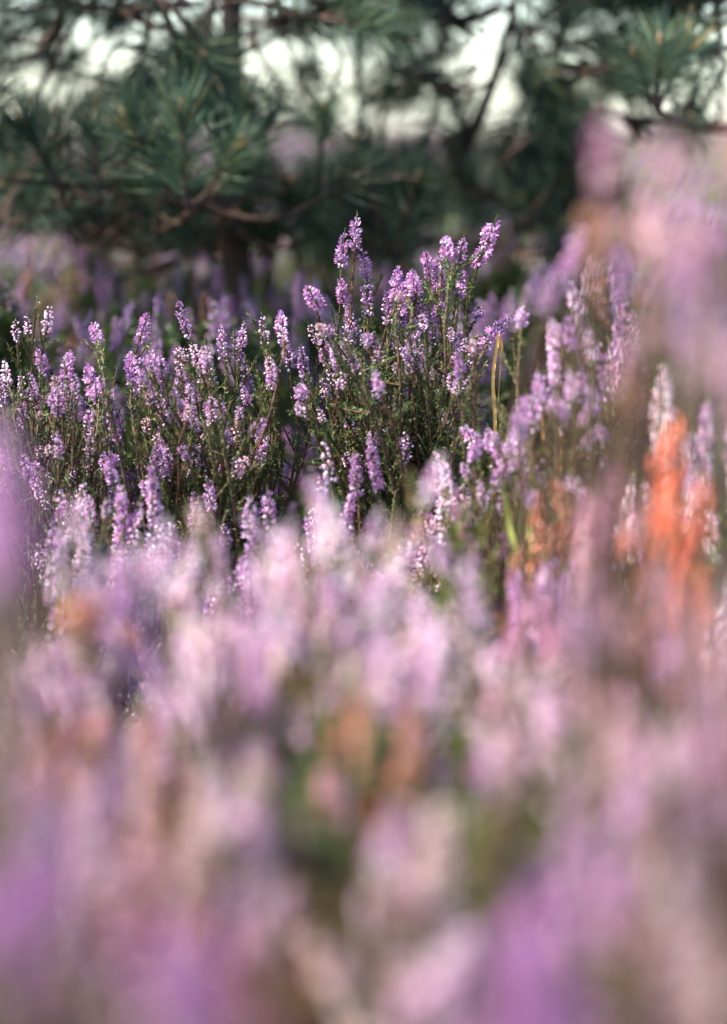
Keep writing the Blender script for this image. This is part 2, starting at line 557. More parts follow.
def make_field():
    """the open heath beyond the pines: too many plants to count, one mass"""
    mb = MB()
    n = 2600
    d = 5.2 + 60 * rng.random(n) ** 2.1
    x = rng.uniform(-0.22, 0.22, n) * (d + 2)
    octa = np.array([(1, 0, 0), (0, 1, 0), (-1, 0, 0), (0, -1, 0), (0, 0, 2.6), (0, 0, -0.6)]) * 0.006
    ot = [(0, 1, 4), (1, 2, 4), (2, 3, 4), (3, 0, 4), (1, 0, 5), (2, 1, 5), (3, 2, 5), (0, 3, 5)]
    for i in range(n):
        s = 1.0 + d[i] * 0.03
        h, r = rng.uniform(0.25, 0.45), rng.uniform(0.12, 0.25) * s
        b = np.array([x[i], d[i], 0])
        k = 46
        a = rng.uniform(0, 6.28, k); q = np.sqrt(rng.random(k))
        hz = h * (1 - 0.4 * q * q) * rng.uniform(0.7, 1.0, k)
        T = b + np.stack([np.cos(a) * q * r, np.sin(a) * q * r, hz], 1)
        D = np.stack([np.cos(a) * q * 0.4, np.sin(a) * q * 0.4, np.ones(k)], 1) + rng.normal(0, 0.15, (k, 3))
        u = rng.random()
        cols = OPEN_COLS * 0.6 if u < 0.3 else (BUD_COLS * 0.8 if u < 0.36 else DRY_COLS * 0.55)
        if u > 0.6:
            cols = GREEN_COLS * 1.6
        mb.add_many(octa, ot, None, frames(D, None, rng.uniform(0.9, 1.6, k) * s), T, pick(cols, k), 0)
        k = 60
        a = rng.uniform(0, 6.28, k); q = np.sqrt(rng.random(k))
        T = b + np.stack([np.cos(a) * q * r, np.sin(a) * q * r, h * rng.uniform(0.1, 0.85, k) * (1 - 0.3 * q)], 1)
        D = np.array([0, 0, 1]) + rng.normal(0, 0.5, (k, 3))
        mb.add_many(LEAF_V * np.array([9, 9, 9.0]), LEAF_T, None, frames(D, None, rng.uniform(0.8, 1.6, k) * s), T, pick(GREEN_COLS, k), 0)
    o = link('heath_vegetation', mb.mesh('heath vegetation', [M_LEAF]))
    tag(o, 'distant purple and rust heath seen through gaps under the pine boughs', 'heath', kind='stuff')


make_field()

# ------------------------------------------------------------------ heather in focus
D0 = FOCUS
# the tall central plant
basA = GP(425, D0 + 0.02)
O, X, U = 'open', 'mixed', 'bud'
A = [(357, 219, 355, 247, D0, O), (343, 235, 341, 267, D0, O), (364, 250, 366, 276, D0, O), (366, 276, 368, 316, D0, X),
     (313, 286, 317, 306, D0, O), (340, 280, 345, 302, D0, O), (348, 296, 351, 330, D0, X), (349, 328, 347, 356, D0, X), (357, 318, 358, 345, D0, U),
     (448, 234, 446, 260, D0, O), (463, 239, 460, 261, D0, O), (493, 224, 479, 262, D0, O), (425, 256, 430, 277, D0, O),
     (436, 260, 437, 292, D0, O), (394, 270, 396, 296, D0, O), (407, 272, 409, 298, D0, O), (414, 276, 415, 296, D0 - .03, O), (444, 278, 444, 298, D0, O),
     (463, 274, 459, 296, D0, O), (511, 316, 499, 326, D0, O), (500, 324, 487, 342, D0, O), (482, 309, 476, 318, D0, O),
     (420, 301, 424, 324, D0, O), (438, 302, 437, 321, D0, O), (386, 291, 388, 324, D0, X), (401, 297, 402, 325, D0, X), (412, 318, 415, 340, D0, O),
     (431, 320, 435, 342, D0, X), (394, 326, 396, 352, D0, U), (378, 338, 380, 362, D0, X), (448, 338, 446, 362, D0, X), (462, 336, 456, 358, D0, O),
     (300, 352, 306, 384, D0, X), (322, 338, 328, 366, D0, X), (330, 372, 334, 396, D0, U), (374, 358, 374, 386, D0, X), (412, 352, 416, 378, D0, U),
     (436, 372, 438, 398, D0, U), (406, 384, 404, 408, D0, X), (364, 392, 366, 424, D0, O), (372, 402, 371, 430, D0, O), (352, 378, 354, 402, D0, U)]
A = [tip_px(*t) for t in A] + fill_px(58, 385, 375, 98, 85, D0 - 0.06, 0.03, P(425, 560, D0), [X, U, U, X, O, U, 'faded', O], 10, 24, up=0.35)
heather('heather_plant', basA, A, 'tallest sharply focused heather plant, its purple spikes rising in the middle before the dark pine', 'heather in focus', leaf_tint=(1.1, 1.05, 0.85), nbranch=12, side=1.9, leaf_density=1.6, jxy=0.3, jz=0.62, leaf=1.25)

basB = GP(205, D0)
B_ = [(178, 302, 189, 337, D0, X), (192, 344, 198, 362, D0, U), (203, 352, 213, 384, D0, U), (220, 329, 223, 356, D0, X), (245, 327, 240, 350, D0, X),
      (262, 316, 266, 344, D0, U), (278, 312, 284, 342, D0, X), (284, 340, 290, 366, D0, X), (145, 317, 139, 342, D0, O), (96, 325, 98, 341, D0, O), (128, 352, 132, 382, D0, O),
      (151, 352, 156, 378, D0, O), (158, 376, 161, 405, D0, O), (105, 409, 118, 442, D0, O), (163, 414, 163, 437, D0, X), (182, 399, 186, 422, D0, O),
      (203, 397, 203, 432, D0, O), (236, 338, 240, 366, D0, X), (243, 360, 250, 388, D0, X), (268, 352, 274, 380, D0, U), (300, 346, 306, 368, D0, U),
      (114, 448, 120, 480, D0 - .02, O), (126, 468, 132, 506, D0 - .02, O), (160, 480, 166, 510, D0, O), (178, 520, 182, 552, D0, O), (198, 440, 202, 470, D0, O),
      (231, 505, 234, 540, D0 - .03, O), (240, 536, 242, 584, D0 - .03, O), (168, 446, 170, 478, D0, O), (150, 548, 152, 576, D0 - .03, U), (157, 610, 158, 660, D0 - .03, U)]
B_ = [tip_px(*t) for t in B_] + fill_px(46, 205, 400, 95, 66, D0 - 0.05, 0.03, P(215, 620, D0), [X, U, X, O, 'faded'], 11, 30, up=0.4) + fill_px(23, 175, 490, 95, 55, D0 - .07, 0.03, basB, [O, X, O], 14, 36)
heather('heather_plant', basB, B_, 'broad heather plant with leaning pink budded spikes left of the tallest plant', 'heather in focus', leaf_tint=(1.1, 1.0, 0.8), nbranch=12, side=1.9, leaf_density=1.5, jxy=0.45, jz=0.6, leaf=1.25)

basC = GP(60, D0 + .06)
C_ = [(40, 352, 47, 373, D0 + .03, O), (66, 351, 66, 380, D0 + .03, O), (83, 368, 94, 392, D0 + .03, O), (15, 321, 17, 340, D0 + .03, U), (27, 316, 28, 334, D0 + .03, U),
      (50, 307, 47, 331, D0 + .05, U), (95, 384, 98, 400, D0, O), (70, 398, 74, 420, D0, O), (4, 362, 8, 384, D0, U), (20, 375, 26, 400, D0, U)]
C_ = [tip_px(*t) for t in C_] + fill_px(56, 48, 425, 82, 66, D0 - .03, 0.04, basC, [O, X, U, X, 'faded'], 10, 24) + fill_px(34, 95, 560, 58, 85, D0 - .12, 0.05, basC, [U, U, X], 14, 40)
heather('heather_plant', basC, C_, 'heather plant with small brownish buds at the left edge of the picture', 'heather in focus', nbranch=10, side=2.4, jz=0.6, leaf=1.2)

D1 = 1.82
basD = GP(565, D1)
D_ = [(574, 283, 573, 308, D1, U), (556, 320, 554, 352, D1, U), (568, 318, 570, 350, D1, O), (552, 352, 556, 384, D1, X), (522, 308, 521, 326, D1 + .5, O), (590, 330, 592, 362, D1 - .05, U),
      (580, 372, 582, 396, D1, X), (535, 375, 540, 398, D1, X), (495, 440, 500, 462, D1 + .1, O), (468, 424, 474, 450, D1 + .15, X), (520, 400, 524, 424, D1, O)]
D_ = [tip_px(*t) for t in D_] + fill_px(34, 555, 435, 52, 70, D1, 0.05, basD, [X, U, O], 16, 34) + fill_px(20, 505, 465, 45, 45, D1 + .1, 0.04, basD, [O, X], 14, 30)
heather('heather_plant', basD, D_, 'pale pink heather plant just right of the bent dry grass blade', 'heather in focus', tint=(1.25, 1.35, 1.25), nbranch=7, leaf_tint=(1.5, 1.25, 0.7), side=2.2, jz=0.6, leaf=1.2)


def px_dome(name, cx, top, width, d, n, kinds, label, group, tint=(1, 1, 1), leaf_tint=(1, 1, 1), lmin=0.025, lmax=0.06, shape=0.3, low=0.55, nbranch=4, depth=0.7, ld=0.7, side=0.8, spread=0.5, leaf=1.0):
    """a plant whose top shows at picture row `top`, `width` pixels wide, standing on the ground at distance d"""
    base = GP(cx, d)
    h = P(cx, top, d).z - base.z
    r = width / 2 * d / FPX
    tips = []
    while len(tips) < n:
        a = rng.uniform(0, 6.28); q = math.sqrt(rng.random())
        if not tips:
            q *= 0.3
        cxy = np.array([math.cos(a) * q * r, math.sin(a) * q * r * depth])
        zc = h * (1 - shape * q * q) * (1 - (1 - low) * (rng.random() ** 1.4 if tips else 0))
        lean = np.array([math.cos(a) * q * spread, math.sin(a) * q * spread, 1.2]) + rng.normal(0, 0.16, 3)
        for k in range(int(rng.integers(3, 7))):
            dv = lean + rng.normal(0, 0.17, 3)
            dv /= np.linalg.norm(dv)
            L = rng.uniform(lmin, lmax)
            off = rng.normal(0, 0.011, 2)
            z = zc - (0 if k == 0 else abs(rng.normal(0, 0.028)))
            t = np.array(base) + np.array([cxy[0] + off[0], cxy[1] + off[1], z])
            tips.append((tuple(t - dv * L), tuple(dv), L, kinds[int(rng.integers(0, len(kinds)))]))
    return heather(name, base, tips[:n], label, group, tint, leaf_tint, nbranch, ld, side, leaf=leaf)


PALE = (1.58, 1.95, 1.48)
LILAC = (1.34, 1.46, 1.28)
DEEP = (1.1, 1.0, 1.08)
PEACH = (1.3, 1.2, 0.95)
OLIVE = (1.5, 1.3, 0.6)

# second row: still recognisable, softly blurred, right side
RIGHT_ROW = [
    (655, 370, 120, 1.72, 46, [U, X, U], 'pale heather plant with pink buds at the right, behind the orange dry spikes', PALE, OLIVE),
    (705, 400, 90, 1.66, 36, [U, X], 'pink budded heather plant at the right edge, beside the orange dry spikes', PALE, OLIVE),
    (600, 500, 90, 1.62, 30, [X, O], 'lilac heather plant below the pale pink one, with rusty shoots beside it', LILAC, OLIVE),
    (470, 545, 80, 1.72, 26, [O, X], 'small lilac heather plant under the tallest plant, among bright green shoots', LILAC, OLIVE),
    (530, 555, 80, 1.60, 24, [O, X], 'lilac heather plant half hidden behind pale blurred spikes, right of centre', LILAC, OLIVE),
    (690, 560, 100, 1.55, 30, [X, O, U], 'lilac heather plant with long green stems at the lower right edge', LILAC, OLIVE),
    (135, 468, 110, 1.92, 60, [O, X, U], 'crisp lilac heather plant low at the left, just above the two orange leaves', (1.1, 1.2, 1.1), (1.2, 1.1, 0.9)),
    (235, 490, 80, 1.90, 46, [O, X, O], 'crisp purple heather plant low under the leaning pink spikes', (1.05, 1.1, 1.05), (1.2, 1.1, 0.9)),
    (345, 440, 90, 1.96, 44, [X, U, O], 'crisp pink heather plant low in front of the tallest plant', (1.1, 1.2, 1.1), (1.3, 1.3, 1.0)),
    (435, 455, 70, 1.90, 34, [U, X, U], 'slender heather plant with tiny white pink buds before the foot of the tallest plant', (1.2, 1.35, 1.2), (1.3, 1.3, 1.0)),
    (60, 520, 90, 1.78, 44, [U, X, U], 'slender heather plant with beady white pink buds left of the two orange leaves', (1.2, 1.35, 1.2), (1.2, 1.1, 0.9)),
    (610, 590, 70, 1.66, 30, [U, X], 'slender heather plant with beady white buds in the dark gap right of centre', (1.2, 1.35, 1.2), (1.2, 1.1, 0.9)),
]
for cx, top, w, d, n, k, lab, tn, lt in RIGHT_ROW:
    px_dome('heather_plant', cx, top, w, d, n, k, lab, 'heather around the focused plants', tn, lt, low=0.5)

# foreground: strongly blurred flowers close to the camera
FADED = (2.6, 1.7, 1.7)
FRONT = [
    # cx, top, width, d, n, kinds, tint, leaf, label
    (8, 405, 80, 0.72, 22, [O, X, O, U, 'faded'], LILAC, FADED, 'tall blurred lilac heather plant at the left edge'),
    (95, 495, 143, 1.28, 89, [O, X, U, O, X, O, X, U, O, X, 'faded', 'faded'], PALE, FADED, 'blurred pale heather plant above the two orange leaves'),
    (195, 525, 130, 1.36, 89, [O, X, U, O, X, O, X, U, O, X, 'faded', 'faded'], PALE, FADED, 'blurred pale heather plant right of the two orange leaves'),
    (262, 504, 117, 1.30, 81, [X, O, U, X, X, O, U, X, O, 'faded', 'faded'], PALE, FADED, 'blurred pale heather plant with a broad top left of centre'),
    (300, 476, 50, 1.41, 37, [X, U], PALE, FADED, 'slim blurred pink heather plant just below the tallest plant'),
    (365, 511, 130, 1.28, 89, [X, O, U, X, X, O, U, X, O, 'faded', 'faded'], PALE, FADED, 'blurred pale lilac heather plant in the very middle'),
    (408, 458, 36, 1.46, 14, [X, U], PALE, FADED, 'narrow pale heather shoot sticking up before the tallest plant'),
    (450, 540, 117, 1.30, 77, [O, X, U, O, X, O, X, U, O, X, 'faded', 'faded'], PALE, FADED, 'blurred pale heather plant right of the middle'),
    (590, 470, 60, 1.28, 37, [U, X], PEACH, OLIVE, 'blurred peach tinted heather plant left of the orange dry spikes'),
    (600, 600, 156, 1.13, 81, [X, O, U, X, X, O, U, X, O, 'faded', 'faded'], PALE, FADED, 'blurred pale heather plant below the peach tinted one'),
    (45, 630, 156, 1.16, 81, [O, X, O, U, 'faded'], LILAC, FADED, 'blurred lilac heather plant under the two orange leaves'),
    (155, 640, 143, 1.20, 81, [O, X, U, O, X, O, X, U, O, X, 'faded', 'faded'], PALE, FADED, 'blurred pale heather plant below and right of the orange leaves'),
    (250, 590, 156, 1.22, 100, [O, X, U, O, X, O, X, U, O, X, 'faded', 'faded'], PALE, FADED, 'blurred pale heather plant left of the dark green gap'),
    (400, 600, 143, 1.18, 100, [O, X, U, O, X, O, X, U, O, X, 'faded', 'faded'], PALE, FADED, 'bright blurred heather plant above the dark green gap'),
    (520, 640, 117, 1.26, 50, [O, X, U, O, X, O, X, U, O, X, 'faded', 'faded'], PALE, OLIVE, 'blurred lilac heather plant above the olive green gap'),
    (700, 620, 117, 1.18, 50, [O, X, O, U, 'faded'], LILAC, OLIVE, 'blurred lilac heather plant low at the right edge'),
    (85, 760, 208, 0.94, 89, [O, X, O, U, 'faded'], LILAC, FADED, 'heavily blurred purple heather plant low at the left'),
    (215, 750, 182, 0.94, 89, [O, X, U, O, X, O, X, U, O, X, 'faded', 'faded'], PALE, FADED, 'heavily blurred lilac heather plant low left of centre'),
    (415, 810, 156, 0.90, 89, [X, O, U, X, X, O, U, X, O, 'faded', 'faded'], PALE, FADED, 'heavily blurred whitish heather plant low in the middle'),
    (615, 690, 156, 0.90, 89, [O, X, O, U, 'faded'], LILAC, FADED, 'heavily blurred purple heather plant low at the right'),
    (715, 860, 169, 0.64, 49, [O, X, O, U, 'faded'], LILAC, FADED, 'heavily blurred deep purple heather plant in the lower right corner'),
    (15, 840, 195, 0.64, 49, [O], DEEP, FADED, 'heavily blurred deep purple heather plant in the lower left corner'),
    (180, 900, 221, 0.58, 49, [O], DEEP, FADED, 'heavily blurred dusky heather plant at the bottom left of centre'),
    (550, 890, 208, 0.60, 49, [O], DEEP, FADED, 'heavily blurred deep purple heather plant at the bottom right of centre'),
]
for cx, top, w, d, n, k, tn, lt, lab in FRONT:
    px_dome('heather_plant', cx, top, w, d, n, k, lab, 'blurred heather close to the camera', tn, lt, low=0.56, ld=0.9, side=2.0, shape=0.2, leaf=1.4, lmin=0.014, lmax=0.045)

# leafy plants with hardly a flower: the green gaps
GREEN = [
    (335, 655, 55, 1.16, 22, (0.9, 1.0, 0.8), 'dark green heather plant with few flowers, in the gap right of the pale middle plants'),
    (328, 760, 45, 1.05, 14, (0.8, 0.9, 0.7), 'blurred dark green heather plant low left of the whitish one'),
    (522, 735, 70, 1.0, 26, (1.5, 1.5, 0.8), 'blurred olive green heather plant low between the whitish and purple ones'),
    (692, 720, 75, 0.98, 26, (1.7, 1.4, 0.7), 'blurred olive green heather plant low near the right edge'),
    (480, 480, 70, 1.70, 24, (1.9, 1.6, 0.7), 'bright green heather plant with few flowers under the right side of the tallest plant'),
    (660, 520, 110, 1.55, 34, (2.0, 1.6, 0.6), 'yellow green heather plant with few flowers under the orange dry spikes'),
    (500, 660, 50, 1.25, 20, (1.8, 1.6, 0.8), 'green heather plant with few flowers beside the lilac plant right of the middle'),
]
for cx, top, w, d, n, lt, lab in GREEN:
    px_dome('heather_plant', cx, top, w, d, n, [U], lab, 'green heather with few flowers', (0.8, 0.6, 0.6), lt, lmin=0.012, lmax=0.02, low=0.45, ld=1.6, side=9, shape=0.25, leaf=1.4)

# tall veil at the right
VEIL = [
    (735, 165, 110, 0.74, 16, [U, 'faded', X], (1.3, 1.25, 1.1), (1, 1, 1), 0.86, 'very tall blurred pink heather plant veiling the right edge'),
    (655, 118, 60, 1.0, 8, [U, 'faded', X], PEACH, (1, 1, 1), 0.85, 'very tall blurred peach heather plant below the pale pine shoot'),
    (718, 95, 60, 0.92, 8, [U, 'faded', X], PEACH, (1, 1, 1), 0.85, 'tall blurred brownish pink heather plant in front of the right edge pine'),
    (625, 190, 50, 1.1, 8, [U, 'faded', 'dry'], PEACH, (1, 1, 1), 0.82, 'tall thin blurred rusty pink heather plant left of the pink veil at the right edge'),
    (683, 235, 80, 1.1, 16, [U, X, O], LILAC, (1, 1, 1), 0.82, 'tall blurred lilac heather plant directly above the orange dry spikes'),
    (592, 225, 30, 1.45, 6, [U, X, 'faded'], DEEP, (1, 1, 1), 0.75, 'thin blurred brownish heather plant with a few pink spikes, right of the tallest plant'),
]
for cx, top, w, d, n, k, tn, lt, low, lab in VEIL:
    px_dome('heather_plant', cx, top, w, d, n, k, lab, 'blurred heather close to the camera', tn, lt, low=low - 0.2, ld=0.12, side=0.0, shape=0.05, nbranch=1, lmin=0.012, lmax=0.028)

# rusty and orange dead heather
DRY = [
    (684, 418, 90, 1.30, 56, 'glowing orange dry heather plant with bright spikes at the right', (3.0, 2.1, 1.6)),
    (618, 560, 36, 1.35, 8, 'rusty dry heather plant among pale spikes right of centre', (1.6, 1.4, 1.2)),
    (548, 480, 50, 1.66, 10, 'rusty dry heather plant low behind the pale pink one', (1.5, 1.3, 1.1)),
    (330, 530, 26, 1.60, 6, 'small rusty dry heather plant beneath the tallest plant', (1.3, 1.3, 1.2)),
    (15, 715, 80, 0.98, 26, 'blurred rusty dry heather plant at the left edge', (1.2, 1.1, 0.9)),
    (128, 700, 40, 1.15, 14, 'blurred rusty dry heather plant below the orange leaves', (1.3, 1.2, 1.0)),
    (85, 850, 70, 0.80, 22, 'heavily blurred brown dry heather plant low at the left', (1.0, 1.0, 0.9)),
    (395, 690, 40, 1.10, 16, 'blurred peach dry heather plant above the whitish one', (1.7, 1.8, 1.8)),
    (385, 915, 170, 0.50, 64, 'heavily blurred rust brown heather plant at the bottom centre', (0.8, 0.68, 0.6)),
    (85, 215, 60, 3.6, 26, 'rust orange dry heather plant far left, under the pine boughs', (1.1, 1.0, 0.9)),
]
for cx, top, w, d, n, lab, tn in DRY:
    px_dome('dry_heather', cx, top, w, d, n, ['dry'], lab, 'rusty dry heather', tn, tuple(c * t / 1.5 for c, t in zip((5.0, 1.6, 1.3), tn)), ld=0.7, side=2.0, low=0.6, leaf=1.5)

# back row between the focused plants and the pines: one plant with its parts, then copies
BACK = [
    (85, 225, 90, 2.95, 24, [O], (0.82, 0.9, 0.84), 'blurred purple heather plant standing tall at the left behind the focused ones'),
    (30, 250, 90, 3.1, 18, ['dry', X], (1, 1, 1), 'blurred brownish heather plant behind the left edge plant'),
    (150, 285, 90, 2.8, 18, [X, 'dry'], (0.9, 0.9, 0.9), 'blurred greenish heather plant behind the leaning pink spikes'),
    (215, 255, 70, 3.0, 14, [X, O], (0.9, 0.9, 0.95), 'blurred thin heather plant left of the pine trunk foot'),
    (265, 235, 60, 3.1, 12, [O], (1, 1.1, 1.1), 'blurred purple heather plant in shade right of the pine trunk foot'),
    (300, 260, 70, 2.75, 16, [O, X], (0.82, 0.9, 0.84), 'blurred lilac heather plant left behind the tallest plant'),
    (325, 285, 60, 2.6, 16, [O, X], (0.82, 0.9, 0.84), 'soft lilac heather plant close behind the tallest plant'),
    (395, 240, 60, 3.0, 12, [O], (0.9, 1, 1), 'faint purple heather plant before the slanting pine stem'),
    (515, 275, 70, 2.7, 22, [O, X], (0.82, 0.9, 0.84), 'blurred lilac heather plant right behind the tallest plant'),
    (545, 255, 70, 2.9, 20, [O, X], (0.82, 0.9, 0.84), 'blurred lilac heather plant before the dark pine boughs right of centre'),
    (480, 290, 60, 2.55, 18, [O, X], (0.82, 0.9, 0.84), 'soft lilac heather plant filling the gap above the bent dry grass'),
    (590, 240, 60, 2.6, 16, [U, 'dry'], (1.0, 1.0, 0.9), 'blurred pinkish brown heather plant left of the tall pink veil'),
    (620, 280, 80, 2.4, 20, [U, X], (1.0, 1.0, 0.9), 'soft peach pink heather plant behind the pale pink one'),
    (110, 300, 80, 2.5, 14, [O, X], (0.82, 0.9, 0.84), 'soft lilac heather plant close behind the leaning pink spikes'),
    (230, 300, 80, 2.5, 18, [O, X], (0.82, 0.9, 0.84), 'soft lilac heather plant between the leaning and the tallest plants'),
    (10, 300, 70, 2.6, 14, [X, 'dry'], (0.9, 0.9, 0.9), 'soft brownish heather plant behind the left edge buds'),
    (440, 330, 90, 2.45, 20, [O, X], (0.82, 0.9, 0.84), 'soft lilac heather plant showing through the tallest one'),
    (180, 330, 100, 2.4, 20, [O, X], (0.82, 0.9, 0.84), 'soft lilac heather plant showing through the leaning pink spikes'),
]
for cx, top, w, d, n, k, tn, lab in BACK:
    px_dome('heather_plant', cx, top, w, d, n, k, lab, 'blurred heather behind', tn, (0.9, 0.85, 0.7), low=0.5, ld=1.0, side=3, nbranch=3, leaf=2.0)


# rows under the pine boughs, shade put into their dark tints: three plants, then copies of each with its parts
protos = []
SHADE_LABEL = 'faint blurred heather plant in the shade under the pine boughs'
SHADE_GROUP = 'heather in the shade under the pines'
spots = []
for d_ in (2.75, 3.1, 3.5, 4.1, 4.8):
    for cx_ in range(-30, 640, 62):
        spots.append((cx_ + rng.uniform(-22, 22), d_ + rng.uniform(-0.12, 0.12)))
for d_ in (2.6, 2.9, 3.3):
    for cx_ in range(-10, 290, 44):
        spots.append((cx_ + rng.uniform(-16, 16), d_ + rng.uniform(-0.08, 0.08)))
for i_, (cx_, d_) in enumerate(spots):
    if i_ < 3:
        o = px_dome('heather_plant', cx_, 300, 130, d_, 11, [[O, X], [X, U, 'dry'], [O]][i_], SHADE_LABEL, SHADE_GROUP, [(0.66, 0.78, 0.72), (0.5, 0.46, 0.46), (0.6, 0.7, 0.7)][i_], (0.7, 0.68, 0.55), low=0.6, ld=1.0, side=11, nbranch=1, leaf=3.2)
        protos.append(o)
        continue
    src = protos[int(rng.integers(0, 3))]
    o = src.copy(); COL.objects.link(o)
    o.location = GP(cx_, d_)
    o.rotation_euler = (0, 0, rng.uniform(0, 6.28))
    o.scale = (1.0, 1.0, rng.uniform(0.8, 1.12))
    for ch in list(src.children):
        c = ch.copy(); COL.objects.link(c); c.parent = o


# ------------------------------------------------------------------ dry grass and leaves
def blade(pts, w, twist=0.0, col=(0.62, 0.36, 0.10)):
    """one folded grass blade along a curve: two strips meeting at the midrib"""
    pts = np.array(pts); n = len(pts)
    V, Q, C = [], [], []
    for i, p in enumerate(pts):
        t = i / (n - 1)
        ww = w * (1 - t ** 2.5) + 0.0001
        a = twist * t
        s = np.array([math.cos(a), math.sin(a), 0]) * ww
        k = np.array([-math.sin(a), math.cos(a), 0]) * ww * 0.5
        V += [p - s, p + k, p + s]
        c = np.array(col) * (0.9 + 0.25 * math.sin(5 * t))
        C += [c, c * 1.1, c]
    for i in range(n - 1):
        Q += [(3 * i, 3 * i + 1, 3 * i + 4, 3 * i + 3), (3 * i + 1, 3 * i + 2, 3 * i + 5, 3 * i + 4)]
    return V, Q, np.array(C)


def spline(ctrl, n=24):
    c = np.array(ctrl, float); m = len(c)
    out = []
    for s in range(m - 1):
        p0, p1, p2, p3 = c[max(0, s - 1)], c[s], c[s + 1], c[min(m - 1, s + 2)]
        for t in np.linspace(0, 1, n, endpoint=False):
            out.append(0.5 * ((2 * p1) + (-p0 + p2) * t + (2 * p0 - 5 * p1 + 4 * p2 - p3) * t * t + (-p0 + 3 * p1 - 3 * p2 + p3) * t ** 3))
    out.append(c[-1])
    return np.array(out)


def grass(base, blades, label, group='dry grass', name='dry_grass', col=(0.62, 0.36, 0.10)):
    root = thing(name, base, label, 'grass', group)
    for ctrl, w in blades:
        mb = MB()
        V, Q, C = blade(spline([np.array(c) - np.array(base) for c in ctrl], 8), w, rng.uniform(-0.6, 0.6), col)
        mb.add(V, None, Q, C)
        link('blade', mb.mesh('blade', [M_GRASS]), root)


dg = D0 - 0.03
b = GP(494, dg)
grass(b, [([b, P(491, 560, dg), P(495, 430, dg), P(493, 380, dg), P(498, 340, dg), P(499, 335, dg + .004), P(502, 350, dg + .006), P(500, 372, dg + .01), P(498, 404, dg + .01)], 0.0012)],
      'thin straw orange dry grass blade bent over at the tip, right of the tallest heather', col=(0.80, 0.40, 0.09))
b = GP(553, 1.9)
grass(b, [([b, P(556, 560, 1.9), P(560, 440, 1.9), P(557, 400, 1.9)], 0.0016),
          ([b, P(566, 540, 1.88), P(572, 380, 1.88), P(566, 335, 1.88)], 0.0014),
          ([b, P(548, 560, 1.9), P(542, 430, 1.9), P(537, 360, 1.9)], 0.0011)],
      'upright orange dry grass standing inside the pale pink heather', col=(0.6, 0.25, 0.07))
b = GP(520, 1.75)
grass(b, [([b, P(515, 600, 1.75), P(508, 520, 1.75), P(498, 470, 1.75)], 0.002),
          ([b, P(530, 600, 1.75), P(528, 520, 1.75), P(538, 480, 1.75)], 0.002),
          ([b, P(520, 620, 1.75), P(519, 540, 1.75), P(521, 490, 1.75)], 0.002)],
      'yellow green grass tuft below the pale pink heather', col=(0.35, 0.36, 0.07), name='grass_tuft')
b = GP(455, 1.3)
grass(b, [([b, P(450, 800, 1.3), P(445, 720, 1.3), P(440, 670, 1.3)], 0.0022),
          ([b, P(470, 800, 1.3), P(484, 720, 1.3), P(490, 650, 1.3)], 0.0022),
          ([b, P(460, 800, 1.3), P(462, 720, 1.3), P(452, 660, 1.3)], 0.0022)],
      'blurred green grass tuft low in the middle, right of the dark green gap', col=(0.22, 0.26, 0.05), name='grass_tuft')


def dry_leaf(px, py, d, length, ang, label):
    """a withered leaf caught upright in the heather: curled blade and its stalk"""
    c = P(px, py, d)
    root = thing('dry_leaf', c, label, 'leaf', 'orange leaves')
    n = 9
    V, Q, C = [], [], []
    for i in range(n):
        t = i / (n - 1)
        w = length * 0.36 * math.sin(math.pi * min(1, t * 0.97 + 0.03)) ** 0.8
        for s in (-1, -0.5, 0, 0.5, 1):
            V.append((s * w, 0.25 * length * (s * s) * 0.5 + 0.2 * length * t * t, (t - 0.5) * length))
            C.append(np.array((0.62, 0.20, 0.05)) * (0.8 + 0.4 * rng.random()) * (0.75 if s == 0 else 1))
    for i in range(n - 1):
        for s in range(4):
            k = i * 5 + s
            Q.append((k, k + 1, k + 6, k + 5))
    R = np.array(Matrix.Rotation(ang, 3, 'Y'))
    mb = MB(); mb.add(np.array(V) @ R.T, None, Q, np.array(C))
    link('leaf_blade', mb.mesh('leaf blade', [M_GRASS]), root)
    mb = MB(); mb.tube(np.array([(0, 0, -0.5 * length), (0.002, 0.002, -0.7 * length), (0.004, 0.006, -0.95 * length)]) @ R.T, [0.0008, 0.0007, 0.0005], 5)
    link('stalk', mb.mesh('stalk', [M_STEM]), root)


dry_leaf(84, 617, 1.12, 0.019, 1.2, 'wide orange withered leaf caught in the heather at the left')
dry_leaf(131, 638, 1.10, 0.014, 0.2, 'small round orange withered leaf right of the wide one')


# ------------------------------------------------------------------ pines
NEEDLE_COLS = np.array([(0.018, 0.038, 0.025), (0.030, 0.054, 0.031), (0.012, 0.027, 0.020), (0.046, 0.068, 0.036), (0.055, 0.07, 0.03)])


